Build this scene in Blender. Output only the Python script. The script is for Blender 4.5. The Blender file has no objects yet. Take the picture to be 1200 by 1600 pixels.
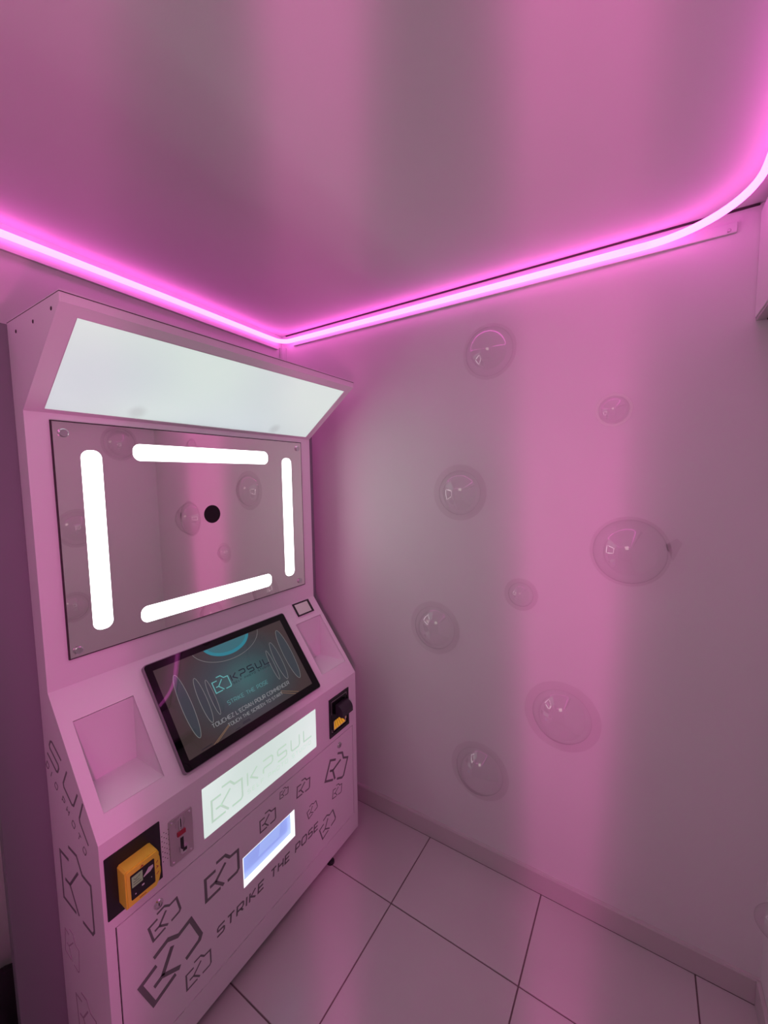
import bpy, bmesh, math, random
from mathutils import Vector, Matrix
random.seed(4)
V = Vector
SC = bpy.context.scene
COL = SC.collection

# ------------------------------------------------------------------ camera
cd = bpy.data.cameras.new('camera'); cam = bpy.data.objects.new('camera', cd); COL.objects.link(cam)
SC.camera = cam
YAW, PITCH, ROLL = math.radians(32.7399), math.radians(-4.8574), math.radians(-0.7353)
fw = V((math.cos(PITCH)*math.cos(YAW), math.cos(PITCH)*math.sin(YAW), math.sin(PITCH)))
rt = V((math.sin(YAW), -math.cos(YAW), 0)); up = rt.cross(fw)
r2 = rt*math.cos(ROLL)+up*math.sin(ROLL); u2 = -rt*math.sin(ROLL)+up*math.cos(ROLL)
m = Matrix((r2, u2, -fw)).transposed().to_4x4(); m.translation = V((0, 0, 1.6)); cam.matrix_world = m
cd.sensor_fit = 'VERTICAL'; cd.sensor_height = 36; cd.sensor_width = 27; cd.lens = 633.07/1600*36
cd.clip_start = 0.01

# ------------------------------------------------------------------ world, lights, exposure
w = bpy.data.worlds.new('world'); SC.world = w; w.use_nodes = True
w.node_tree.nodes['Background'].inputs[0].default_value = (0.6, 0.5, 0.5, 1)
w.node_tree.nodes['Background'].inputs[1].default_value = 0.05
SC.view_settings.view_transform = 'Standard'; SC.view_settings.look = 'None'
SC.view_settings.exposure = 0; SC.view_settings.gamma = 1; SC.view_settings.use_curve_mapping = False

def area(name, loc, target, size, size_y, power, color):
    l = bpy.data.lights.new(name, 'AREA'); l.shape = 'RECTANGLE'; l.size = size; l.size_y = size_y
    l.energy = power; l.color = color
    o = bpy.data.objects.new(name, l); COL.objects.link(o); o.location = loc
    o.rotation_euler = (V(target)-V(loc)).to_track_quat('-Z', 'Y').to_euler()
    return o
def band_spot(name, loc, azimuth, elevation, half, tall, power, color, radius=0.03):
    """added spot imitating a flicker band: a fan of light narrow sideways and tall up and down"""
    l = bpy.data.lights.new(name, 'SPOT'); l.energy = power; l.color = color
    l.spot_size = 2*math.radians(tall); l.spot_blend = 0.32; l.shadow_soft_size = radius
    o = bpy.data.objects.new(name, l); COL.objects.link(o); o.location = loc
    a, e = math.radians(azimuth), math.radians(elevation)
    d = V((math.cos(e)*math.cos(a), math.cos(e)*math.sin(a), math.sin(e)))
    z = -d; x = V((math.sin(a), -math.cos(a), 0)); y = z.cross(x)
    o.matrix_world = Matrix((x, y, z)).transposed().to_4x4()
    o.location = loc
    o.scale = (math.tan(math.radians(half))/math.tan(math.radians(tall)), 1, 1)
    return o
PINK = (1.0, 0.13, 0.56)
area('fill_light', (-0.45, 0.3, 2.1), (0.8, 0.8, 1.2), 0.5, 0.5, 1.6, (0.95, 1.0, 0.80))  # added fill out of view, supplies the grey-white base light
for az, hf, pw in ((71.5, 15, 19), (41.0, 12, 23), (8.0, 15, 31)):
    band_spot('flicker_band_spot', (0.0, 0.0, 1.25), az, 14, hf, 83, pw, PINK)  # added unseen spots, stand in for camera flicker bands; not room fixtures

# ------------------------------------------------------------------ materials
def mat(name, col, rough=0.5, metal=0.0, spec=0.5, emit=None, estr=1.0, bump=0.0, bscale=200, vary=0.0, coat=0.0):
    m = bpy.data.materials.new(name); m.use_nodes = True
    nt = m.node_tree; b = nt.nodes['Principled BSDF']
    b.inputs['Base Color'].default_value = (*col, 1); b.inputs['Roughness'].default_value = rough
    b.inputs['Metallic'].default_value = metal; b.inputs['Specular IOR Level'].default_value = spec
    b.inputs['Coat Weight'].default_value = coat
    if emit:
        b.inputs['Emission Color'].default_value = (*emit, 1); b.inputs['Emission Strength'].default_value = estr
    if bump or vary:
        tc = nt.nodes.new('ShaderNodeTexCoord'); n = nt.nodes.new('ShaderNodeTexNoise')
        n.inputs['Scale'].default_value = bscale; n.inputs['Detail'].default_value = 3
        nt.links.new(tc.outputs['Object'], n.inputs['Vector'])
        if bump:
            bp = nt.nodes.new('ShaderNodeBump'); bp.inputs['Strength'].default_value = bump
            bp.inputs['Distance'].default_value = 0.001
            nt.links.new(n.outputs['Fac'], bp.inputs['Height']); nt.links.new(bp.outputs['Normal'], b.inputs['Normal'])
        if vary:
            n2 = nt.nodes.new('ShaderNodeTexNoise'); n2.inputs['Scale'].default_value = 3.0; n2.inputs['Detail'].default_value = 4
            nt.links.new(tc.outputs['Object'], n2.inputs['Vector'])
            r = nt.nodes.new('ShaderNodeValToRGB')
            r.color_ramp.elements[0].color = (*[c*(1-vary) for c in col], 1); r.color_ramp.elements[0].position = 0.3
            r.color_ramp.elements[1].color = (*[min(1, c*(1+vary)) for c in col], 1); r.color_ramp.elements[1].position = 0.7
            nt.links.new(n2.outputs['Fac'], r.inputs['Fac']); nt.links.new(r.outputs['Color'], b.inputs['Base Color'])
    return m
M = {}
M['wall'] = mat('white_wall_paint', (0.78, 0.76, 0.76), 0.55, bump=0.15, bscale=260, vary=0.015)
M['ceiling'] = mat('white_ceiling_paint', (0.78, 0.76, 0.76), 0.6, bump=0.1, bscale=300, vary=0.01)
M['tile'] = mat('pale_floor_tile', (0.60, 0.56, 0.56), 0.28, bump=0.05, bscale=90, vary=0.03)
M['grout'] = mat('dark_grout', (0.20, 0.14, 0.15), 0.9, bump=0.4, bscale=500)
M['skirt'] = mat('tile_skirting', (0.62, 0.56, 0.57), 0.3, vary=0.02)
M['trim'] = mat('white_trim', (0.75, 0.73, 0.74), 0.45)
M['kiosk'] = mat('white_powder_coat', (0.80, 0.78, 0.80), 0.38, bump=0.06, bscale=900)
M['housing'] = mat('grey_powder_coat', (0.21, 0.20, 0.23), 0.5, bump=0.08, bscale=900)
M['seam'] = mat('dark_seam', (0.05, 0.03, 0.04), 0.8)
M['vinyl'] = mat('grey_vinyl_print', (0.17, 0.17, 0.175), 0.45)
M['vinyl_faint'] = mat('faint_vinyl_print', (0.42, 0.34, 0.40), 0.45)
M['black'] = mat('black_plastic', (0.012, 0.010, 0.014), 0.35)
M['gloss_black'] = mat('black_glass', (0.003, 0.003, 0.004), 0.03, spec=0.3)
M['mirror'] = mat('tinted_mirror', (0.93, 0.87, 0.87), 0.015, metal=1.0)
M['chrome'] = mat('chrome', (0.72, 0.70, 0.72), 0.15, metal=1.0)
M['steel'] = mat('brushed_steel', (0.60, 0.55, 0.57), 0.38, metal=0.85, bump=0.1, bscale=400)
M['yellow'] = mat('amber_plastic', (0.85, 0.74, 0.06), 0.4)
M['red'] = mat('red_plastic', (0.42, 0.02, 0.05), 0.3)
M['lcd'] = mat('grey_lcd', (0.20, 0.24, 0.15), 0.25, emit=(0.25, 0.3, 0.2), estr=0.25)
M['lcdink'] = mat('lcd_ink', (0.05, 0.06, 0.04), 0.5)
M['white_print'] = mat('white_print', (0.7, 0.7, 0.7), 0.5)
M['orange'] = mat('orange_slot_light', (0.25, 0.14, 0.01), 0.5, emit=(1.0, 0.42, 0.03), estr=0.5)
M['bar'] = mat('led_bar_white', (0.9, 0.9, 0.9), 0.4, emit=(0.93, 1.0, 0.96), estr=4.4)
M['frame_light'] = mat('white_lit_acrylic', (0.9, 0.9, 0.9), 0.4, emit=(0.9, 1.0, 1.0), estr=1.15)
M['blue_light'] = mat('blue_lit_flap', (0.2, 0.25, 0.5), 0.15, emit=(0.27, 0.36, 0.80), estr=0.85)
M['blue_pale'] = mat('pale_lit_flap', (0.2, 0.25, 0.5), 0.15, emit=(0.32, 0.43, 0.84), estr=0.9)
M['lb_ink'] = mat('pale_green_translucent_ink', (0.3, 0.4, 0.3), 0.5, emit=(0.52, 0.70, 0.58), estr=0.80)
M['bag'] = mat('black_cloth', (0.015, 0.01, 0.015), 0.9, bump=0.5, bscale=120)
def lit_panel(name, c0, c1, scale, strength, spots=()):
    m = bpy.data.materials.new(name); m.use_nodes = True; nt = m.node_tree; b = nt.nodes['Principled BSDF']
    tc = nt.nodes.new('ShaderNodeTexCoord'); n = nt.nodes.new('ShaderNodeTexNoise'); n.inputs['Scale'].default_value = scale
    n.inputs['Detail'].default_value = 0
    r = nt.nodes.new('ShaderNodeValToRGB'); r.color_ramp.elements[0].position = 0.3; r.color_ramp.elements[1].position = 0.7
    r.color_ramp.elements[0].color = (*c0, 1); r.color_ramp.elements[1].color = (*c1, 1)
    nt.links.new(tc.outputs['Object'], n.inputs['Vector']); nt.links.new(n.outputs['Fac'], r.inputs['Fac'])
    nt.links.new(r.outputs['Color'], b.inputs['Emission Color']); b.inputs['Emission Strength'].default_value = strength
    b.inputs['Base Color'].default_value = (0.3, 0.3, 0.3, 1); b.inputs['Roughness'].default_value = 0.4
    src = r.outputs['Color']
    for p in spots:                      # fittings that show dimly through the diffuser
        d = nt.nodes.new('ShaderNodeVectorMath'); d.operation = 'DISTANCE'; d.inputs[1].default_value = p
        nt.links.new(tc.outputs['Object'], d.inputs[0])
        mr = nt.nodes.new('ShaderNodeMapRange'); mr.interpolation_type = 'SMOOTHSTEP'
        mr.inputs['From Min'].default_value = 0.006; mr.inputs['From Max'].default_value = 0.034
        mr.inputs['To Min'].default_value = 0.80; mr.inputs['To Max'].default_value = 1.0
        nt.links.new(d.outputs['Value'], mr.inputs['Value'])
        mu = nt.nodes.new('ShaderNodeVectorMath'); mu.operation = 'SCALE'
        nt.links.new(src, mu.inputs[0]); nt.links.new(mr.outputs['Result'], mu.inputs['Scale']); src = mu.outputs[0]
    nt.links.new(src, b.inputs['Emission Color'])
    return m
M['canopy_light'] = lit_panel('white_diffuser', (0.56, 0.66, 0.68), (0.66, 0.79, 0.73), 3.0, 0.86, [(-.246, .081, 1.795), (.267, .081, 1.795)])
M['lightbox'] = lit_panel('lightbox_face', (0.62, 0.76, 0.70), (0.74, 0.86, 0.82), 4.0, 0.90)
def emis(name, c, s=1.0):
    return mat(name, (0.0, 0.0, 0.0), 0.03, emit=c, estr=s)
M['neon'] = mat('pink_neon_silicone', (0.9, 0.6, 0.8), 0.5, emit=(1.0, 0.13, 0.72), estr=4.7)
M['teal_line'] = emis('teal_graphic', (0.10, 0.36, 0.36))
M['teal_dim'] = emis('dim_teal_graphic', (0.075, 0.22, 0.23))
M['navy_line'] = emis('navy_graphic', (0.006, 0.010, 0.02))
M['white_line'] = emis('grey_graphic', (0.17, 0.17, 0.17))
M['text_line'] = emis('pale_text_graphic', (0.24, 0.25, 0.26))
M['ell_fill'] = emis('ellipse_fill_graphic', (0.034, 0.042, 0.052))
M['cyan'] = emis('cyan_oval_graphic', (0.02, 0.19, 0.25))
M['cyan_in'] = emis('deep_cyan_oval_graphic', (0.035, 0.13, 0.16))
M['amber_line'] = emis('amber_graphic', (0.26, 0.15, 0.08))
# touchscreen picture: dark teal in the middle, brown towards the lower edge
def display_mat():
    m = bpy.data.materials.new('display_picture'); m.use_nodes = True; nt = m.node_tree; b = nt.nodes['Principled BSDF']
    tc = nt.nodes.new('ShaderNodeTexCoord'); g = nt.nodes.new('ShaderNodeSeparateXYZ')
    nt.links.new(tc.outputs['Generated'], g.inputs[0])
    def math_(op, a, bv):
        n = nt.nodes.new('ShaderNodeMath'); n.operation = op
        for i, x in enumerate((a, bv)):
            if isinstance(x, (int, float)): n.inputs[i].default_value = x
            else: nt.links.new(x, n.inputs[i])
        return n.outputs[0]
    dx = math_('MULTIPLY', math_('SUBTRACT', g.outputs[0], 0.52), 1.9)
    dz = math_('MULTIPLY', math_('SUBTRACT', g.outputs[2], 0.48), 1.5)
    r = math_('SQRT', math_('ADD', math_('MULTIPLY', dx, dx), math_('MULTIPLY', dz, dz)), 0.0)
    cr = nt.nodes.new('ShaderNodeValToRGB'); nt.links.new(r, cr.inputs['Fac'])
    cr.color_ramp.elements[0].color = (0.034, 0.105, 0.110, 1); cr.color_ramp.elements[0].position = 0.05
    cr.color_ramp.elements[1].color = (0.040, 0.026, 0.026, 1); cr.color_ramp.elements[1].position = 0.95
    e = cr.color_ramp.elements.new(0.5); e.color = (0.030, 0.046, 0.054, 1)
    nt.links.new(cr.outputs['Color'], b.inputs['Emission Color']); b.inputs['Emission Strength'].default_value = 1.0
    b.inputs['Base Color'].default_value = (0.01, 0.01, 0.01, 1); b.inputs['Roughness'].default_value = 0.03
    return m
M['display'] = display_mat()
# thin clear acrylic: transparent sheet with a fresnel gloss
def clear_mat(name='clear_acrylic', edge=(0.94, 0.92, 0.93, 1), f0=0.11, f1=0.45):
    m = bpy.data.materials.new(name); m.use_nodes = True; nt = m.node_tree
    nt.nodes.remove(nt.nodes['Principled BSDF']); out = nt.nodes['Material Output']
    lw = nt.nodes.new('ShaderNodeLayerWeight'); lw.inputs['Blend'].default_value = 0.35
    cr = nt.nodes.new('ShaderNodeValToRGB'); cr.color_ramp.elements[0].color = (0.985, 0.975, 0.98, 1)
    cr.color_ramp.elements[0].position = 0.2
    cr.color_ramp.elements[1].color = edge
    nt.links.new(lw.outputs['Facing'], cr.inputs['Fac'])
    t = nt.nodes.new('ShaderNodeBsdfTransparent'); nt.links.new(cr.outputs['Color'], t.inputs['Color'])
    gl = nt.nodes.new('ShaderNodeBsdfGlossy'); gl.inputs['Roughness'].default_value = 0.004
    lf = nt.nodes.new('ShaderNodeLayerWeight'); lf.inputs['Blend'].default_value = 0.5
    pw = nt.nodes.new('ShaderNodeMath'); pw.operation = 'POWER'; pw.inputs[1].default_value = 4.0
    nt.links.new(lf.outputs['Facing'], pw.inputs[0])
    fr = nt.nodes.new('ShaderNodeMath'); fr.operation = 'MULTIPLY_ADD'; fr.inputs[1].default_value = f1; fr.inputs[2].default_value = f0
    nt.links.new(pw.outputs[0], fr.inputs[0])
    mx = nt.nodes.new('ShaderNodeMixShader'); nt.links.new(fr.outputs[0], mx.inputs[0])
    nt.links.new(t.outputs[0], mx.inputs[1]); nt.links.new(gl.outputs[0], mx.inputs[2])
    nt.links.new(mx.outputs[0], out.inputs['Surface'])
    return m
M['clear'] = clear_mat(); M['clear_rim'] = clear_mat('clear_acrylic_rim', (0.985, 0.98, 0.98, 1), 0.012, 0.12)

# ------------------------------------------------------------------ object helpers
def tag(o, label=None, cat=None, group=None, kind=None):
    if label: o['label'] = label
    if cat: o['category'] = cat
    if group: o['group'] = group
    if kind: o['kind'] = kind
    return o
def wloc(o):
    p = V((0, 0, 0))
    while o: p += o.location; o = o.parent
    return p
def obj(name, bm, m, parent=None, origin=None, smooth=False):
    """link the bmesh (world coordinates) as one object"""
    base = wloc(parent) if parent else V((0, 0, 0))
    o0 = V(origin) if origin is not None else base
    for v in bm.verts: v.co -= o0
    bmesh.ops.recalc_face_normals(bm, faces=bm.faces)
    if smooth:
        for f in bm.faces: f.smooth = True
    me = bpy.data.meshes.new(name); bm.to_mesh(me); bm.free()
    me.materials.append(m if not isinstance(m, str) else M[m])
    o = bpy.data.objects.new(name, me); COL.objects.link(o)
    if parent: o.parent = parent
    o.location = o0-base
    return o
def thing(name, loc, label, cat, group=None):
    o = bpy.data.objects.new(name, None); COL.objects.link(o); o.location = loc; o.empty_display_size = 0.05
    return tag(o, label, cat, group)
def box(bm, a, b, bev=0.0):
    a, b = V([min(x, y) for x, y in zip(a, b)]), V([max(x, y) for x, y in zip(a, b)])
    g = bmesh.ops.create_cube(bm, size=1)
    for v in g['verts']: v.co = V([(a[i]+b[i])/2+v.co[i]*(b[i]-a[i]) for i in range(3)])
    if bev:
        es = list({e for v in g['verts'] for e in v.link_edges})
        bmesh.ops.bevel(bm, geom=es, offset=bev, segments=2, profile=0.5, affect='EDGES')
    return bm
def B(a, b, bev=0.0): return box(bmesh.new(), a, b, bev)
class Frame:
    """a plane in space: u right, v up, n out of the surface towards the viewer"""
    def __init__(s, o, u, v):
        s.o, s.u, s.v = V(o), V(u).normalized(), V(v).normalized(); s.n = s.u.cross(s.v)
    def p(s, u, v, n=0.0): return s.o+s.u*u+s.v*v+s.n*n
def plate(F, outer, holes=(), n1=0.0, n0=-0.004, bm=None):
    """a sheet between heights n0 and n1 with rectangular holes; rectangles are (u0, v0, u1, v1)"""
    bm = bm or bmesh.new()
    us = sorted({outer[0], outer[2], *[h[0] for h in holes], *[h[2] for h in holes]})
    vs = sorted({outer[1], outer[3], *[h[1] for h in holes], *[h[3] for h in holes]})
    vd = {}
    def vert(i, j, k):
        if (i, j, k) not in vd: vd[i, j, k] = bm.verts.new(F.p(us[i], vs[j], n1 if k else n0))
        return vd[i, j, k]
    solid = {}
    for i in range(len(us)-1):
        for j in range(len(vs)-1):
            cu, cv = (us[i]+us[i+1])/2, (vs[j]+vs[j+1])/2
            solid[i, j] = not any(h[0] < cu < h[2] and h[1] < cv < h[3] for h in holes)
    for (i, j), s in solid.items():
        if not s: continue
        for k in (0, 1): bm.faces.new([vert(i, j, k), vert(i+1, j, k), vert(i+1, j+1, k), vert(i, j+1, k)])
        for (a, b, di, dj) in (((i, j), (i+1, j), 0, -1), ((i+1, j), (i+1, j+1), 1, 0), ((i+1, j+1), (i, j+1), 0, 1), ((i, j+1), (i, j), -1, 0)):
            if not solid.get((i+di, j+dj), False):
                bm.faces.new([vert(*a, 0), vert(*b, 0), vert(*b, 1), vert(*a, 1)])
    return bm
def poly(F, pts, n1, n0, bm=None):
    """extruded polygon on a plane"""
    bm = bm or bmesh.new()
    a = [bm.verts.new(F.p(u, v, n0)) for u, v in pts]; b = [bm.verts.new(F.p(u, v, n1)) for u, v in pts]
    bm.faces.new(a); bm.faces.new(b)
    for i in range(len(pts)):
        j = (i+1) % len(pts); bm.faces.new([a[i], a[j], b[j], b[i]])
    return bm
def rrect(u0, v0, u1, v1, r, k=6):
    P = []
    for cx, cy, a0 in ((u1-r, v1-r, 0), (u0+r, v1-r, 90), (u0+r, v0+r, 180), (u1-r, v0+r, 270)):
        for i in range(k+1):
            a = math.radians(a0+90*i/k); P.append((cx+r*math.cos(a), cy+r*math.sin(a)))
    return P
def disc(cu, cv, r, k=24, ry=None):
    return [(cu+r*math.cos(2*math.pi*i/k), cv+(ry or r)*math.sin(2*math.pi*i/k)) for i in range(k)]
def ribbon(F, lines, wd, n1=0.0006, n0=0.0, bm=None):
    """mitred flat strokes"""
    bm = bm or bmesh.new()
    for L in lines:
        closed = len(L) > 2 and L[0] == L[-1]
        P = [V(p).to_2d() if len(p) > 2 else V((p[0], p[1])) for p in (L[:-1] if closed else L)]
        n = len(P); left, right = [], []
        for i, p in enumerate(P):
            a = P[i-1] if (i or closed) else None; b = P[(i+1) % n] if (i < n-1 or closed) else None
            d1 = (p-a).normalized() if a is not None else None; d2 = (b-p).normalized() if b is not None else None
            if d1 is None: d1 = d2
            if d2 is None: d2 = d1
            n1_ = V((-d1.y, d1.x)); n2_ = V((-d2.y, d2.x)); t = (n1_+n2_)
            if t.length < 1e-4: t = n1_.copy()
            t.normalize(); k = min(1.8, 1/max(0.3, t.dot(n1_)))
            left.append(p+t*wd/2*k); right.append(p-t*wd/2*k)
        vs = [[bm.verts.new(F.p(q.x, q.y, h)) for q in S] for S in (left, right) for h in (n0, n1)]
        l0, l1, r0, r1 = vs
        seg = range(n if closed else n-1)
        for i in seg:
            j = (i+1) % n
            bm.faces.new([l1[i], l1[j], r1[j], r1[i]]); bm.faces.new([l0[i], l1[i], l1[j], l0[j]])
            bm.faces.new([r0[i], r0[j], r1[j], r1[i]]); bm.faces.new([l0[i], l0[j], r0[j], r0[i]])
        if not closed:
            for i in (0, n-1): bm.faces.new([l0[i], l1[i], r1[i], r0[i]])
    return bm
def lathe(axis_o, axis_d, prof, k=32, bm=None, ref=None):
    """revolve (radius, height) pairs about an axis"""
    bm = bm or bmesh.new(); d = V(axis_d).normalized(); x = d.orthogonal().normalized(); y = d.cross(x); o = V(axis_o)
    rings = []
    for r, h in prof:
        if r < 1e-6: rings.append([bm.verts.new(o+d*h)])
        else: rings.append([bm.verts.new(o+d*h+x*r*math.cos(2*math.pi*i/k)+y*r*math.sin(2*math.pi*i/k)) for i in range(k)])
    for a, b in zip(rings, rings[1:]):
        for i in range(k):
            j = (i+1) % k
            if len(a) == 1 and len(b) == 1: continue
            if len(a) == 1: bm.faces.new([a[0], b[i], b[j]])
            elif len(b) == 1: bm.faces.new([a[i], a[j], b[0]])
            else: bm.faces.new([a[i], a[j], b[j], b[i]])
    return bm
def sweep(path, prof, bm=None, closed_prof=True):
    """sweep a (side, z) profile along a horizontal path; ends capped"""
    bm = bm or bmesh.new(); n = len(path); rings = []
    for i, p in enumerate(path):
        a = path[max(0, i-1)]; b = path[min(n-1, i+1)]
        d = (V(b)-V(a)); d.z = 0; d.normalize(); s = V((-d.y, d.x, 0))
        rings.append([bm.verts.new(V(p)+s*q[0]+V((0, 0, q[1]))) for q in prof])
    k = len(prof)
    for a, b in zip(rings, rings[1:]):
        for i in range(k): bm.faces.new([a[i], a[(i+1) % k], b[(i+1) % k], b[i]])
    bm.faces.new(rings[0]); bm.faces.new(rings[-1])
    return bm

# ------------------------------------------------------------------ stroke lettering (unit box, width per glyph)
G = {
 'A': (0.8, [[(0, 0), (.33, 1), (.47, 1), (.8, 0)], [(.13, .33), (.67, .33)]]),
 'C': (0.75, [[(.75, 1), (.12, 1), (0, .86), (0, .14), (.12, 0), (.75, 0)]]),
 'D': (0.78, [[(0, 0), (0, 1), (.6, 1), (.78, .8), (.78, .2), (.6, 0), (0, 0)]]),
 'E': (0.7, [[(.7, 1), (0, 1), (0, 0), (.7, 0)], [(0, .5), (.62, .5)]]),
 'F': (0.7, [[(.7, 1), (0, 1), (0, 0)], [(0, .5), (.6, .5)]]),
 'H': (0.75, [[(0, 0), (0, 1)], [(.75, 0), (.75, 1)], [(0, .5), (.75, .5)]]),
 'I': (0.08, [[(.04, 0), (.04, 1)]]),
 'K': (0.75, [[(0, 0), (0, 1)], [(.7, 1), (.15, .5), (.75, 0)]]),
 'L': (0.65, [[(0, 1), (0, 0), (.65, 0)]]),
 'M': (0.9, [[(0, 0), (0, 1), (.45, .4), (.9, 1), (.9, 0)]]),
 'N': (0.78, [[(0, 0), (0, 1), (.78, 0), (.78, 1)]]),
 'O': (0.85, [[(.14, 0), (0, .2), (0, .8), (.14, 1), (.71, 1), (.85, .8), (.85, .2), (.71, 0), (.14, 0)]]),
 'P': (0.72, [[(0, 0), (0, 1), (.6, 1), (.72, .88), (.72, .5), (.6, .38), (0, .38)]]),
 'R': (0.75, [[(0, 0), (0, 1), (.62, 1), (.74, .88), (.74, .52), (.62, .4), (0, .4)], [(.4, .4), (.75, 0)]]),
 'S': (0.75, [[(.75, 1), (.12, 1), (0, .88), (0, .62), (.1, .52), (.65, .5), (.75, .4), (.75, .12), (.63, 0), (0, 0)]]),
 'T': (0.75, [[(0, 1), (.75, 1)], [(.375, 1), (.375, 0)]]),
 'U': (0.78, [[(0, 1), (0, .14), (.12, 0), (.66, 0), (.78, .14), (.78, 1)]]),
 'Z': (0.72, [[(0, 1), (.72, 1), (0, 0), (.72, 0)]]),
 "'": (0.1, [[(.05, 1), (.05, .75)]]),
}
def text_lines(s, u0, v0, u1, cap, gap=0.32, space=0.55, slant=0.0):
    """strokes of a line of text fitted between u0 and u1 on baseline v0"""
    tot = 0
    for i, c in enumerate(s): tot += space if c == ' ' else G[c][0]+(gap if i < len(s)-1 else 0)
    k = (u1-u0)/tot; x = 0; out = []
    for c in s:
        if c == ' ': x += space; continue
        for L in G[c][1]: out.append([(u0+(x+p[0])*k+slant*p[1]*cap, v0+p[1]*cap) for p in L])
        x += G[c][0]+gap
    return out
# word mark letters drawn in their own wide style
def mark_word(u0, v0, u1, cap, letters='KPSUL'):
    A = {'K': [[(0, 1), (0, 0)], [(.95, 1), (.3, .5), (1, 0)]],
         'P': [[(0, 1), (.85, 1), (1, .88), (1, .5), (.85, .38), (.12, .38), (0, .28), (0, 0)]],
         'S': [[(1, 1), (.1, 1), (0, .9), (0, .6), (.1, .5), (.9, .5), (1, .4), (1, .1), (.9, 0), (0, 0)]],
         'U': [[(0, 1), (0, .15), (.12, 0), (.88, 0), (1, .15), (1, 1)]],
         'L': [[(0, 1), (0, 0), (1, 0)]]}
    n = len(letters); g = 0.55; unit = (u1-u0)/(n+g*(n-1)); out = []
    for i, c in enumerate(letters):
        b = u0+i*(1+g)*unit
        for L in A[c]: out.append([(b+p[0]*unit, v0+p[1]*cap) for p in L])
    return out
ICON = [[(.30, .61), (0, .61), (0, 0), (.42, 0)],
        [(.33, .79), (.60, .79), (.74, .62), (1, .61), (1, .06), (.94, 0), (.64, 0)],
        [(.60, .58), (.28, .29)], [(.12, .29), (.28, .29), (.52, .01)]]
def icon_lines(u, v, W, rot=0, H=None):
    c, s = math.cos(math.radians(rot)), math.sin(math.radians(rot)); H = H or W
    return [[(u+c*x*W-s*y*H, v+s*x*W+c*y*H) for x, y in L] for L in ICON]

# ================================================================== SETTING
X0, X1, Y0, ZC = -0.75, 1.523, -0.345, 2.322
YL1, YL0 = 1.585, 1.525                      # the wall behind the booth is a little out of square
def wall_poly(pts, z0, z1):
    F = Frame((0, 0, 0), (1, 0, 0), (0, 1, 0)); return poly(F, pts, z1, z0)
tag(obj('wall_right', B((X1, Y0-0.1, -0.02), (X1+0.1, 1.75, 2.42)), 'wall'), kind='structure')
tag(obj('wall_back', wall_poly([(X0-0.1, YL0-0.045), (X1, YL1), (X1, YL1+0.12), (X0-0.1, YL1+0.12)], -0.02, 2.42), 'wall'), kind='structure')
tag(obj('wall_front', B((X0-0.1, Y0-0.1, -0.02), (X1, Y0, 2.42)), 'wall'), kind='structure')
tag(obj('wall_left', B((X0-0.1, Y0, -0.02), (X0, YL0-0.05, 2.42)), 'wall'), kind='structure')
tag(obj('ceiling', B((X0, Y0, ZC), (X1-0.004, YL1-0.004, ZC+0.08)), 'ceiling'), kind='structure')
floor = tag(obj('floor', B((X0, Y0, -0.02), (X1, YL1, -0.003)), 'grout'), kind='structure')
jx = [1.18-0.478*k for k in range(5)]; jy = [1.220-0.4705*k for k in range(4)]
xs = sorted([X1-0.010]+jx); xs[0] = X0; ys = sorted([YL1-0.06, Y0]+jy)
first = {}
gap = 0.0022
for i in range(len(xs)-1):
    for j in range(len(ys)-1):
        a = (xs[i]+gap, ys[j]+gap); b = (xs[i+1]-gap, ys[j+1]-gap)
        dz = random.uniform(-0.0003, 0.0003)
        obj('floor_tile', B((a[0], a[1], -0.004), (b[0], b[1], dz), 0.0012), 'tile', floor)
# skirting
bm = sweep([(X1-0.005, Y0, 0), (X1-0.005, YL1-0.01, 0)], [(-0.005, 0.0), (0.006, 0.0), (0.006, 0.078), (0.003, 0.084), (-0.005, 0.085)])
tag(obj('baseboard_right', bm, 'skirt'), kind='structure')
tag(obj('baseboard_front', B((X0, Y0, 0.0), (X1-0.012, Y0+0.011, 0.085), 0.002), 'skirt'), kind='structure')
tag(obj('baseboard_left', B((X0, Y0+0.012, 0.0), (X0+0.011, 1.4, 0.085), 0.002), 'skirt'), kind='structure')
# thin dark shadow gap and corner moulding at the top of the corner
tag(obj('trim_1', B((X1-0.024, YL1-0.028, 1.9), (X1-0.0005, YL1-0.0025, 2.262), 0.002), 'trim'), kind='structure')
# bulkhead box over the front wall
t = thing('shutter_box', (1.0, Y0, 2.02), 'white box casing under the ceiling at the top right corner, dark underneath', 'box')
obj('casing', B((0.2, Y0+0.001, 2.022), (X1-0.002, -0.238, 2.300), 0.002), 'wall', t)
obj('underside', B((0.2, Y0+0.001, 2.014), (X1-0.002, -0.241, 2.0215), 0.001), 'steel', t)
obj('opening', B((0.22, Y0+0.012, 2.010), (X1-0.012, -0.262, 2.0138)), 'seam', t)

# ================================================================== NEON
def arc(cx, cy, r, a0, a1, z, k=14):
    return [(cx+r*math.cos(math.radians(a0+(a1-a0)*i/k)), cy+r*math.sin(math.radians(a0+(a1-a0)*i/k)), z) for i in range(k+1)]
NZ = 2.281
path = [(-0.60, 1.468, NZ), (0.2, 1.500, NZ), (0.9, 1.528, NZ), (1.38, 1.553, NZ)]
path += arc(1.447, 1.502, 0.052, 88, 0, NZ, 8)
path += [(1.502, 1.3, NZ), (1.502, 0.8, NZ), (1.502, 0.2, NZ), (1.502, 0.02, NZ)]
path += arc(1.277, 0.02, 0.225, 0, -90, NZ, 16)
path += [(1.0, -0.205, NZ), (0.3, -0.208, NZ), (-0.45, -0.21, NZ)]
path += arc(-0.45, -0.11, 0.10, -90, -180, NZ, 8)
path += [(-0.552, 0.5, NZ), (-0.556, 1.2, NZ)]
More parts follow.
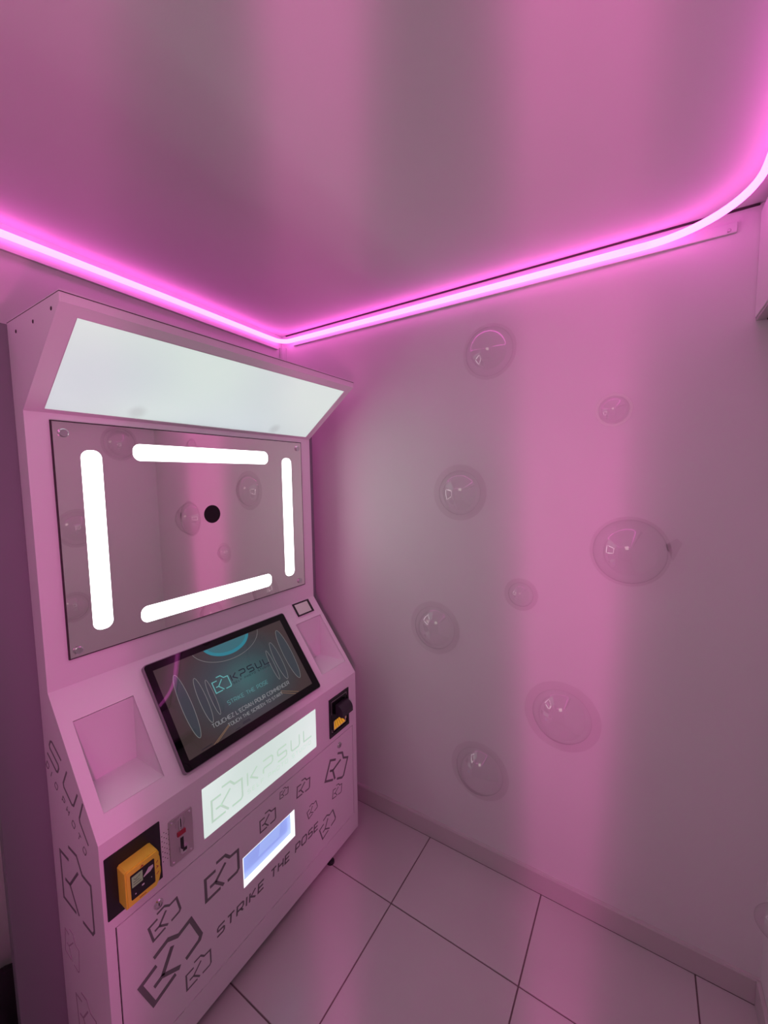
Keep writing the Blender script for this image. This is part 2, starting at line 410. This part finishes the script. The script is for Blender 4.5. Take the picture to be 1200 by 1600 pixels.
neon = thing('neon_strip', (0.9, 1.53, 2.27), 'glowing pink neon strip bent along the top of the walls under the ceiling', 'light')
tube = [(0.008*math.cos(math.radians(a))*1.0, 0.0105*math.sin(math.radians(a))) for a in range(0, 360, 30)]
obj('glow_tube', sweep(path, tube), 'neon', neon, smooth=True)
# white clip rails on the walls behind the tube, with a screw at the open end
r1 = obj('mounting_rail', B((X1-0.008, -0.19, 2.260), (X1-0.0005, 1.50, 2.288), 0.002), 'trim', neon)
obj('screw', lathe((X1-0.008, -0.172, 2.268), (-1, 0, 0), [(0.0, 0.002), (0.003, 0.002), (0.005, 0.001), (0.005, 0)], 12), 'chrome', r1)
bm = bmesh.new()
F = Frame((0, 0, 0), (1, 0, 0), (0, 1, 0))
poly(F, [(-0.5, 1.488), (1.48, 1.567), (1.48, 1.580), (-0.5, 1.502)], 2.292, 2.246, bm)
obj('mounting_rail', bm, 'trim', neon)
tag(obj('trim_2', B((X1-0.0045, -0.235, 2.3165), (X1-0.0003, YL1-0.03, 2.3215)), 'seam'), kind='structure')

# ================================================================== WALL BUBBLES
def dome_profile(R, H, t):
    """outer then inner profile of a thin moulded dome with a small roll at its foot"""
    out = []
    for i in range(17):
        a = math.radians(68)*i/16; out.append((R*math.sin(a)/math.sin(math.radians(68)), H*(math.cos(a)-math.cos(math.radians(68)))/(1-math.cos(math.radians(68)))))
    inn = [(max(0, r-t) if r else 0.0, max(0.0, h-t)) for r, h in reversed(out)]
    return out, inn
def bubble(pos, nrm, R, H, fl, label, group='clear plastic bubbles on the walls'):
    n = V(nrm); t = thing('wall_bubble', V(pos)+n*0.001, label, 'bubble', group)
    o, i = dome_profile(R, H, 0.0015)
    o = [(r, h+0.0022) for r, h in o]
    d = obj('dome', lathe(t.location, n, o, 48), 'clear', t, smooth=True)
    obj('flange', lathe(t.location, n, [(R-0.002, 0.0), (R+fl, 0.0), (R+fl+0.0015, 0.001), (R+fl, 0.0020), (R-0.002, 0.0020)]+[(R-0.002, 0.0)], 48), 'clear_rim', t, smooth=False)
    return t
RW = X1
for y, z, R, H, fl, lab in (
    (0.505, 2.062, 0.090, 0.072, 0.010, 'clear plastic bubble highest on the wall, just under the neon strip, pink half-moon reflection'),
    (0.092, 1.808, 0.045, 0.030, 0.008, 'small clear bubble high on the wall, to the right of the topmost bubble'),
    (0.620, 1.536, 0.088, 0.060, 0.022, 'round clear bubble level with the booth mirror, straight below the topmost bubble'),
    (0.035, 1.350, 0.105, 0.085, 0.008, 'largest clear bubble with a small pointed lug on its right edge'),
    (0.375, 1.158, 0.046, 0.040, 0.014, 'smallest clear bubble in the middle of the wall, left of and below the largest one'),
    (0.730, 0.962, 0.092, 0.062, 0.020, 'clear bubble nearest the booth, level with the top of its touchscreen'),
    (0.225, 0.728, 0.100, 0.070, 0.028, 'clear bubble with a wide pinkish rim, right of and above the lowest bubble'),
    (0.530, 0.396, 0.098, 0.070, 0.022, 'lowest clear bubble on the wall, just above the skirting')):
    b = bubble((RW, y, z), (-1, 0, 0), R, H, fl, lab)
    if 'lug' in lab:
        F = Frame((RW-0.001, 0, 0), (0, -1, 0), (0, 0, 1))
        obj('lug', poly(F, [(-y+R-0.01, z+0.03), (-y+R+0.02, z+0.052), (-y+R+0.034, z+0.038), (-y+R+0.012, z-0.02)], 0.003, 0.0005), 'clear_rim', b)
for x, z, R, H, fl, lab in (
    (1.430, 0.36, 0.045, 0.04, 0.008, 'clear bubble cut by the right edge of the photo, low on the front wall'),
    (1.300, 1.841, 0.095, 0.07, 0.014, 'clear bubble mirrored at the top left corner of the booth mirror'),
    (1.037, 1.321, 0.10, 0.07, 0.014, 'clear bubble mirrored beside the left light bar of the booth mirror, halfway up'),
    (0.990, 0.850, 0.075, 0.055, 0.014, 'clear bubble mirrored at the bottom left of the booth mirror')):
    bubble((x, Y0, z), (0, 1, 0), R, H, fl, lab)

# ================================================================== BOOTH
KX0, KX1 = 0.366, 1.353
KF, KZ0, KZ1 = 1.030, 0.042, 0.761           # lower front: plane, bottom, top
UF, UZ0, UZ1 = 1.260, 1.063, 1.772           # upper face
KB = 1.318
booth = thing('photo_booth', (0.86, 1.15, 0), 'white floor-standing photo booth with lit canopy, mirror, touchscreen and grey printed logos', 'machine')
FF = Frame((0, KF, 0), (1, 0, 0), (0, 0, 1))
FU = Frame((0, UF, 0), (1, 0, 0), (0, 0, 1))
FS = Frame((0, KF, KZ1), (1, 0, 0), (0, UF-KF, UZ0-KZ1)); SL = math.hypot(UF-KF, UZ0-KZ1)
FC = Frame((0, 1.012, 1.965), (1, 0, 0), (0, 0.248, -0.195)); FC = Frame((0, UF, UZ1), (1, 0, 0), (0, -0.248, 0.193)); CL = math.hypot(.248, .193)
FL = Frame((KX0, 0, 0), (0, -1, 0), (0, 0, 1))            # left side, u = -y
CH = (1.200, .575, 1.281, .616)
DOOR = (0.388, 0.123, 1.327, 0.533); LB = (0.624, 0.569, 1.099, 0.722)
RL = (0.395, 0.055, 0.541, 0.289); RR = (1.183, 0.060, 1.334, 0.290)
# front skins
T = 0.004
obj('front_panel', plate(FF, (KX0+T, KZ0, KX1-T, KZ1), [DOOR, LB, CH], 0, -T), 'kiosk', booth)
obj('console_panel', plate(FS, (KX0+T, 0, KX1-T, SL), [RL, RR], 0, -T), 'kiosk', booth)
obj('upper_panel', plate(FU, (KX0+T, UZ0, KX1-T, UZ1), [], 0, -T), 'kiosk', booth)
# side panels with the stepped outline
side = [(KF, KZ0), (KF, KZ1), (UF, UZ0), (UF, UZ1), (1.012, 1.965), (1.010, 1.985), (KB, 1.985), (KB, KZ0)]
back = [(0, 0), (KB, KZ1), (KB, UZ0), (KB, UZ1)]
sides = []
for xa, xb in ((KX0, KX0+T), (KX1-T, KX1)):
    bm = bmesh.new(); a = [bm.verts.new((xa, y, z)) for y, z in side+back]; b = [bm.verts.new((xb, y, z)) for y, z in side+back]
    bad = [a[8], b[8]]
    for q in ((0, 1, 9, 7), (1, 2, 10, 9), (2, 3, 11, 10), (3, 4, 6, 11), (4, 5, 6)):
        bm.faces.new([a[i] for i in q]); bm.faces.new([b[i] for i in q])
    for i, j in ((0, 1), (1, 2), (2, 3), (3, 4), (4, 5), (5, 6), (6, 11), (11, 10), (10, 9), (9, 7), (7, 0)):
        bm.faces.new([a[i], a[j], b[j], b[i]])
    bmesh.ops.delete(bm, geom=bad, context='VERTS')
    sides.append(obj('side_panel', bm, 'kiosk', booth))
obj('base_panel', B((KX0+T, KF+T, KZ0), (KX1-T, KB, KZ0+T)), 'kiosk', booth)
obj('back_panel', B((KX0+T, KB-T, KZ0+T), (KX1-T, KB, 1.98)), 'kiosk', booth)
for x, y in ((0.42, 1.075), (1.185, 1.050), (0.42, 1.26), (1.30, 1.26)):
    obj('foot', lathe((x, y, 0), (0, 0, 1), [(0, 0), (0.016, 0), (0.016, 0.008), (0.006, 0.014), (0.006, KZ0), (0, KZ0)], 16), 'black', booth)
# tray recesses: a floor, a back and two cheeks
for (u0, v0, u1, v1) in (RL, RR):
    p = FS.p(0, v0); q = FS.p(0, v1); bm = bmesh.new()
    yf, zf, yb, zt = p.y, p.z, q.y, q.z; e = 0.003
    box(bm, (u0-e, yf, zf-e), (u1+e, yb+e, zf)); box(bm, (u0-e, yb, zf), (u1+e, yb+e, zt-e))
    for xa, xb in ((u0-e, u0), (u1, u1+e)):
        a = [bm.verts.new((xa, *c)) for c in ((yf, zf), (yb, zt), (yb, zf))]; b = [bm.verts.new((xb, *c)) for c in ((yf, zf), (yb, zt), (yb, zf))]
        bm.faces.new(a); bm.faces.new(b)
        for i in range(3): bm.faces.new([a[i], a[(i+1) % 3], b[(i+1) % 3], b[i]])
    for v in bm.verts: v.co.y += 0.003; v.co.z -= 0.0005
    obj('tray', bm, 'kiosk', booth)

# ---- door with prints
dz = plate(FF, (DOOR[0]+.0034, DOOR[1]+.0034, DOOR[2]-.0034, DOOR[3]-.0034), [(0.748, 0.300, 0.974, 0.403)], 0.0, -T)
door = obj('service_door', dz, 'kiosk', booth)
obj('door_backing', plate(FF, (DOOR[0]-.004, DOOR[1]-.004, DOOR[2]+.004, DOOR[3]+.004), [(0.746, 0.298, 0.976, 0.405)], -0.012, -0.015), 'seam', booth)
ICONS = [(0.620, 0.378, .112, 0, .0085), (0.463, 0.237, .147, 20, .0115), (0.549, 0.174, .075, 0, .0045), (0.471, 0.410, .076, 12, .0055),
         (1.143, 0.395, .125, -26, .0085), (0.820, 0.433, .066, 0, .0045), (0.988, 0.436, .066, -5, .0045), (0.908, 0.489, .038, -6, .0025),
         (1.184, 0.292, .057, -9, .0034), (1.045, 0.311, .052, 15, .0032), (1.119, 0.168, .086, 18, .0050)]
for (u, v, W, rot, wd) in ICONS:
    obj('logo_print', ribbon(FF, icon_lines(u, v, W, rot), wd), 'vinyl', door)
for word, ua, ub in (('STRIKE', .648, .823), ('THE', .856, .941), ('POSE', .972, 1.092)):
    obj('slogan_word', ribbon(FF, text_lines(word, ua, 0.234, ub, 0.028, gap=.36, slant=0.12), 0.0052), 'vinyl', door)
for (u, v) in ((0.489, 0.498), (1.235, 0.495)):
    lk = obj('lock', lathe(FF.p(u, v), FF.n, [(0, 0.003), (0.007, 0.003), (0.0075, 0.005), (0.0105, 0.004), (0.0125, 0.0)], 24), 'chrome', door, smooth=False)
    bm = poly(FF, rrect(u-.0012, v-.004, u+.0012, v+.004, .001, 2), 0.0036, 0.0025); obj('keyhole', bm, 'black', lk)
# hinge pins along the lower door seam
bm = bmesh.new()
for k in range(16):
    x = 0.42+k*0.058; box(bm, (x, KF-0.0012, 0.1215), (x+0.029, KF+0.003, 0.1265))
tag(obj('door_hinge', bm, 'kiosk', booth), kind='stuff')
# ---- photo outlet (lit recess in the door)
W = (0.748, 0.300, 0.974, 0.403); d = 0.020
out = obj('photo_outlet', plate(FF, W, [(W[0]+.003, W[1]+.003, W[2]-.003, W[3]-.003)], -0.0008, -d), 'frame_light', booth)
obj('flap', plate(FF, (W[0]+.003, W[1]+.003, W[2]-.003, W[3]-.003), [], -d+.001, -d-.002), 'blue_light', out)
obj('flap_window', poly(FF, [(0.825, 0.336), (0.915, 0.336), (0.925, 0.392), (0.835, 0.392)], -d+.0018, -d+.001), 'blue_pale', out)
# ---- lit sign
lb = obj('lit_sign', poly(FF, rrect(LB[0]+.001, LB[1]+.001, LB[2]-.001, LB[3]-.001, 0.004, 3), 0.0004, -T), 'lightbox', booth)
obj('sign_logo', ribbon(FF, icon_lines(0.652, 0.602, .106), .0062, 0.0007, 0.0003), 'lb_ink', lb)
obj('sign_wordmark', ribbon(FF, mark_word(0.779, 0.628, 1.072, 0.042), .0052, 0.0007, 0.0003), 'lb_ink', lb)
tag(obj('sign_tagline', ribbon(FF, text_lines('SELF PHOTO STUDIO', 0.778, 0.600, 1.068, 0.013, gap=.55, space=.9), .0014, 0.0007, 0.0003), 'lb_ink', lb), kind='stuff')

# ---- card reader
cp = obj('card_reader', poly(FF, rrect(0.374, 0.562, 0.503, 0.720, 0.002, 2), 0.002, 0), 'black', booth)
out_ = [(0.400, 0.590), (0.4695, 0.590), (0.477, 0.600), (0.482, 0.618), (0.482, 0.632), (0.4775, 0.648), (0.4765, 0.664), (0.480, 0.672), (0.476, 0.682), (0.4715, 0.684), (0.404, 0.684), (0.400, 0.680)]
bm = poly(FF, out_, 0.040, 0.002)
bmesh.ops.bevel(bm, geom=[e for e in bm.edges if all((v.co-FF.p(0, 0, 0.040)).dot(FF.n) > -1e-4 for v in e.verts)], offset=0.003, segments=2, affect='EDGES')
obj('reader_body', bm, 'yellow', cp)
obj('reader_face', poly(FF, rrect(0.4105, 0.6065, 0.466, 0.669, 0.002, 2), 0.0412, 0.039), 'black', cp)
obj('reader_display', plate(FF, (0.413, 0.637, 0.4375, 0.664), [], 0.0416, 0.0412), 'lcd', cp)
bm = ribbon(FF, [[(0.416, 0.643), (0.434, 0.643)], [(0.416, 0.649), (0.430, 0.649)], [(0.418, 0.657), (0.422, 0.653), (0.426, 0.657)], [(0.428, 0.655), (0.432, 0.659)]], 0.0012, 0.0419, 0.0416)
tag(obj('display_marks', bm, 'lcdink', cp), kind='stuff')
bm = poly(FF, [(0.4395, 0.6445), (0.4445, 0.649), (0.452, 0.6575), (0.4625, 0.6565), (0.4625, 0.650), (0.456, 0.6445), (0.447, 0.6435), (0.4395, 0.642)], 0.0415, 0.0412)
poly(FF, disc(0.420, 0.617, 0.0017, 8), 0.0415, 0.0412, bm); poly(FF, rrect(0.4345, 0.6235, 0.4405, 0.6275, .0012, 2), 0.0415, 0.0412, bm)
poly(FF, disc(0.4575, 0.627, 0.0013, 8), 0.0415, 0.0412, bm)
tag(obj('face_symbols', bm, 'white_print', cp), kind='stuff')
bm = ribbon(FF, [[(0.471, 0.652), (0.475, 0.656)], [(0.470, 0.638), (0.475, 0.640), (0.471, 0.644)], [(0.470, 0.622), (0.476, 0.626)], [(0.428, 0.598), (0.444, 0.598)]], 0.0014, 0.0405, 0.0395)
tag(obj('body_marks', bm, 'red', cp), kind='stuff')
obj('red_mark', poly(FF, [(0.4335, 0.6715), (0.4425, 0.6715), (0.438, 0.6755)], 0.0405, 0.0395), 'red', cp)
# ---- speaker holes
bm = bmesh.new()
for c in range(4):
    for r in range(6):
        poly(FF, disc(0.5075+c*0.0058, 0.601+r*0.0142+(c % 2)*0.007, 0.0013, 8), 0.0003, -0.0005, bm)
tag(obj('speaker_holes', bm, 'black', booth), kind='stuff')
# ---- coin mechanism
cm = obj('coin_slot', poly(FF, rrect(0.525, 0.571, 0.5895, 0.6985, 0.004, 4), 0.0045, 0), 'steel', booth)
for u, v in ((.5325, .6905), (.582, .6905), (.5325, .579), (.582, .579)):
    obj('screw', lathe(FF.p(u, v, 0.0045), FF.n, [(0, .0012), (.0022, .0012), (.0034, 0)], 12), 'chrome', cm)
obj('slot_ring', lathe(FF.p(.556, .676, .0045), FF.n, [(.0125, 0), (.0125, .001), (.0145, .001), (.0145, 0)], 28), 'steel', cm)
obj('slot', poly(FF, rrect(.5545, .660, .5575, .692, .0005, 2), .0052, .004), 'black', cm)
obj('slot_bezel', plate(FF, (.5515, .657, .5605, .695), [(.5545, .660, .5575, .692)], .0062, .004), 'chrome', cm)
obj('red_button', poly(FF, rrect(.545, .642, .568, .654, .001, 2), .0075, .004), 'red', cm)
obj('return_slot', poly(FF, rrect(.553, .604, .562, .633, .0008, 2), .0052, .004), 'black', cm)
cup = poly(FF, [(.549, .612), (.553, .604), (.562, .604), (.570, .606), (.570, .597), (.565, .589), (.554, .589), (.549, .596)], .011, .0045)
obj('return_cup', cup, 'chrome', cm)
obj('cup_mouth', poly(FF, rrect(.5555, .5955, .5665, .6045, .001, 2), .0116, .0105), 'black', cm)
# ---- banknote acceptor
bp = obj('banknote_acceptor', plate(FF, (1.175, .556, 1.300, .717), [(1.186, .570, 1.291, .706)], .004, 0), 'black', booth)
obj('inner_frame', plate(FF, (1.186, .570, 1.291, .706), [(1.200, .575, 1.281, .616)], .0015, 0), 'gloss_black', bp)
tag(obj('frame_rib', ribbon(FF, [[(1.190, .650), (1.190, .702), (1.287, .702), (1.287, .690)], [(1.190, .586), (1.190, .574), (1.197, .574)]], .0016, .0028, .0015), 'steel', bp), kind='stuff')
bm = bmesh.new(); k = 12; A = []; 
for xx in (1.2145, 1.281):
    ring = [bm.verts.new((xx, KF-.002, .680))]
    for i in range(k+1):
        a = math.radians(90*i/k); ring.append(bm.verts.new((xx, KF-.002-.034*math.sin(a)-.004, .648+.032*math.cos(a))))
    ring += [bm.verts.new((xx, KF-.040, .636)), bm.verts.new((xx, KF-.034, .632)), bm.verts.new((xx, KF-.002, .640))]
    A.append(ring)
n = len(A[0])
for i in range(n): bm.faces.new([A[0][i], A[0][(i+1) % n], A[1][(i+1) % n], A[1][i]])
bm.faces.new(A[0]); bm.faces.new(A[1])
obj('note_guide', bm, mat('satin_black_plastic', (0.03, 0.025, 0.035), 0.28), bp)
bm = plate(FF, (CH[0]-.003, CH[1]-.003, CH[2]+.003, CH[3]+.003), [CH], -T-.0002, -.034); plate(FF, CH, [], -.032, -.034, bm)
obj('chute_box', bm, 'black', bp)
F3 = Frame((0, KF+.001, .5775), (1, 0, 0), (0, .55, .83))
obj('lit_chute', poly(F3, [(1.203, 0), (1.279, 0), (1.268, .030), (1.222, .030)], .001, 0), 'orange', bp)
bm = ribbon(F3, [[(1.203+i*.0152, .001), (1.222+i*.0092, .029)] for i in range(6)], .0012, .0018, .001)
tag(obj('chute_ribs', bm, 'black', bp), kind='stuff')
tag(obj('side_rails', ribbon(FF, [[(1.200, .578), (1.200, .612), (1.204, .616)], [(1.281, .590), (1.281, .616)]], .0022, .004, .0012), 'steel', bp), kind='stuff')

# ---- touchscreen
SO = 0.014
FT = Frame(FS.p(0, 0, SO), FS.u, FS.v)
bm = poly(FT, rrect(.583, .026, 1.140, .355, .010, 5), 0, -SO+.0003)
scr = obj('touchscreen', bm, mat('grey_metal_edge', (0.30, 0.26, 0.30), 0.35, metal=0.6), booth)
obj('bezel', poly(FT, rrect(.5855, .0285, 1.1375, .3525, .009, 5), .0012, -.001), 'gloss_black', scr)
D = (.605, .054, 1.107, .330)
obj('display', plate(FT, D, [], .0014, .0010), 'display', scr)
def ell(cx, cy, rx, ry, k=40): 
    L = [(cx+rx*math.cos(2*math.pi*i/k), cy+ry*math.sin(2*math.pi*i/k)) for i in range(k)]; return L+[L[0]]
E6 = [(.655, .193, .016, .100), (.706, .186, .012, .073), (.737, .181, .008, .058), (1.068, .197, .020, .100), (1.017, .190, .014, .074), (.986, .185, .008, .057)]
for (cx, cy, rx, ry) in E6:
    e_ = obj('ellipse_graphic', ribbon(FT, [ell(cx, cy, rx, ry)], .0014, .0018, .0014), 'white_line', scr)
for (cx, cy, rx, ry) in E6: obj('ellipse_fill', poly(FT, ell(cx, cy, rx, ry)[:-1], .0016, .0014), 'ell_fill', scr)
def half(cx, cy, rx, ry, top, k=40):
    a0 = math.asin(min(1, (top-cy)/ry)); L = []
    for i in range(k+1):
        a = math.pi-a0+(math.pi+2*a0)*i/k; L.append((cx+rx*math.cos(a), cy+ry*math.sin(a)))
    return L
obj('oval_graphic', poly(FT, half(.860, .345, .094, .061, .329), .0017, .0014), 'cyan', scr)
obj('oval_centre', poly(FT, half(.860, .347, .084, .052, .329), .0019, .0017), 'cyan_in', scr)
obj('outer_curve', ribbon(FT, [half(.862, .345, .134, .078, .329)], .0013, .0018, .0014), 'white_line', scr)
obj('screen_logo', ribbon(FT, icon_lines(.752, .186, .058), .0030, .0018, .0014), 'teal_line', scr)
obj('screen_wordmark', ribbon(FT, mark_word(.819, .199, .978, .021), .0034, .0018, .0014), 'navy_line', scr)
tag(obj('screen_tagline', ribbon(FT, text_lines('SELF PHOTO STUDIO', .819, .1875, .972, .006, gap=.6, space=1.0), .0010, .0018, .0014), 'navy_line', scr), kind='stuff')
obj('screen_slogan', ribbon(FT, text_lines('STRIKE THE POSE', .773, .136, .936, .012, gap=.32, space=.7), .0016, .0018, .0014), 'teal_dim', scr)
obj('screen_text', ribbon(FT, text_lines("TOUCHEZ L'ECRAN POUR COMMENCER", .700, .097, 1.014, .0115, gap=.28, space=.55), .0014, .0018, .0014), 'text_line', scr)
obj('screen_text', ribbon(FT, text_lines('TOUCH THE SCREEN TO START', .746, .077, .970, .0095, gap=.28, space=.55), .0012, .0018, .0014), 'text_line', scr)
for L in ([(.684, .055), (.748, .083)], [(.694, .055), (.751, .081)], [(.968, .090), (1.035, .056)], [(.964, .085), (1.020, .055)]):
    obj('perspective_line', ribbon(FT, [L], .0011, .0017, .0014), 'amber_line', scr)
bm = ribbon(FT, [[(.792, .0655), (.818, .0655)], [(.790, .0615), (.820, .0615)], [(.762, .0585), (.778, .0585)], [(.645, .0605), (.680, .0605)]], .0018, .0017, .0014)
tag(obj('small_print', bm, 'navy_line', scr), kind='stuff')

# ---- square reader at the top right of the console
sq = obj('square_sensor', poly(FS, rrect(1.206, .311, 1.312, .378, .003, 3), .004, 0), 'kiosk', booth)
obj('black_frame', plate(FS, (1.210, .315, 1.308, .375), [(1.219, .321, 1.299, .369)], .0065, .003), 'black', sq)
obj('window', plate(FS, (1.219, .321, 1.299, .369), [], .0045, .004), 'mirror', sq)

# ---- mirror panel
MR = (.418, 1.135, 1.292, 1.752)
mp = obj('mirror_panel', plate(FU, MR, [], .0060, .0015), 'mirror', booth)
obj('mirror_edge', plate(FU, (MR[0]-.003, MR[1]-.003, MR[2]+.003, MR[3]+.003), [(MR[0]+.0005, MR[1]+.0005, MR[2]-.0005, MR[3]-.0005)], .0056, 0), 'seam', mp)
for (a, b, c, dd) in ((.475, 1.190, .5245, 1.683), (.606, 1.658, 1.108, 1.707), (1.181, 1.190, 1.232, 1.685), (.600, 1.172, 1.105, 1.222)):
    obj('light_bar', poly(FU, rrect(a, b, c, dd, .021, 8), .0068, .0040), 'bar', mp)
obj('camera_port', poly(FU, disc(.853, 1.482, .031, 32), .0066, .004), 'gloss_black', mp)
for u, v in ((.440, 1.724), (1.270, 1.728), (1.262, 1.156), (.436, 1.152)):
    obj('screw', lathe(FU.p(u, v, .006), FU.n, [(0, .006), (.009, .006), (.011, .0045), (.011, 0)], 20), 'chrome', mp)

# ---- canopy
cn = obj('canopy', plate(FC, (KX0+T, 0, KX1-T, CL), [(.404, .012, 1.322, .288)], 0, -.003), 'kiosk', booth)
obj('canopy_lip', B((KX0+T, 1.010, 1.965), (KX1-T, 1.0135, 1.985)), 'kiosk', cn)
obj('light_panel', plate(FC, (.404, .012, 1.322, .288), [], -.001, -.003), 'canopy_light', cn)
obj('panel_edge', ribbon(FC, [[(.404, .012), (1.322, .012), (1.322, .288), (.404, .288), (.404, .012)]], .0012, .0004, -.001), 'white_print', cn)
obj('lid', B((KX0, 1.009, 1.9855), (KX1, KB, 1.9885)), 'kiosk', cn)
obj('lid_seam', B((KX0-.0004, 1.0085, 1.9845), (KX1, KB, 1.9858)), 'seam', cn)
for y, z in ((1.053, 1.960), (1.155, 1.955), (1.262, 1.955)):
    q = [(KX0, y, z)]
    obj('rivet_hole', lathe((KX0, y, z), (-1, 0, 0), [(0, .0006), (.004, .0006), (.0045, 0)], 12), 'seam', cn)

# ---- side prints (left side of the booth)
sp = sides[0]
FLr = Frame((KX0, 1.301, .892), (0, -math.cos(math.radians(-34)), math.sin(math.radians(-34))), (0, -math.sin(math.radians(34)), math.cos(math.radians(34))))
# letters drawn from their own corners along the sloping line of print
def skew(o, a, b, L): return [[(o[0]+a[0]*x+b[0]*y, o[1]+a[1]*x+b[1]*y) for x, y in S] for S in L]
S_ = [[(1, 1), (.1, 1), (0, .88), (0, .60), (.1, .5), (.9, .5), (1, .38), (1, .1), (.9, 0), (0, 0)]]
U_ = [[(0, 1), (0, .12), (.12, 0), (.88, 0), (1, .12), (1, 1)]]
L_ = [[(0, 1), (0, .1), (.1, 0), (1, 0)]]
up_ = (.032, .047)
big = skew((-1.298, .890), (.058, -.034), up_, S_)+skew((-1.210, .838), (.054, -.037), up_, U_)+skew((-1.126, .782), (.044, -.045), (.030, .055), L_)
obj('side_wordmark', ribbon(FL, big, .0056), 'vinyl', sp)
small = []
for c, (u, v) in zip('DIOPHOTO', ((-1.314, .850), (-1.287, .830), (-1.266, .812), (-1.224, .790), (-1.201, .772), (-1.173, .750), (-1.143, .731), (-1.118, .708))):
    small += skew((u, v), (.0155, -.0105), (.009, .0145), G[c][1])
tag(obj('side_tagline', ribbon(FL, small, .0022), 'vinyl', sp), kind='stuff')
obj('side_logo', ribbon(FL, icon_lines(-1.268, .494, .180, 0, .222), .0075), 'vinyl', sp)
obj('side_logo', ribbon(FL, icon_lines(-1.290, .322, .085, -8, .12), .0035), 'vinyl_faint', sp)
obj('side_logo', ribbon(FL, icon_lines(-1.235, .135, .120, 4, .15), .0050), 'vinyl_faint', sp)

# ================================================================== REAR HOUSING, BAG
h = thing('backing_panel', (.86, 1.33, 0), 'tall grey board standing upright right behind the white photo booth', 'panel')
obj('board', B((.270, 1.3200, 0.0), (1.437, 1.345, 1.984), .002), 'housing', h)
bm = bmesh.new()
bmesh.ops.create_icosphere(bm, subdivisions=4, radius=1)
for v in bm.verts:
    c = v.co.copy(); nz = math.sin(c.x*7+c.z*4)*.10+math.sin(c.y*9-c.z*6)*.08+math.sin(c.x*17+c.y*13)*.03
    v.co = V((.215, 1.435, .135))+V((c.x*.12, c.y*.065, c.z*.135))*(1+nz)
    v.co.z = max(v.co.z, 0.001)
tag(obj('cloth_bundle', bm, 'bag', origin=(.215, 1.435, 0), smooth=True), 'black crumpled cloth bundle on the floor at the lower left corner, behind the grey board', 'cloth')
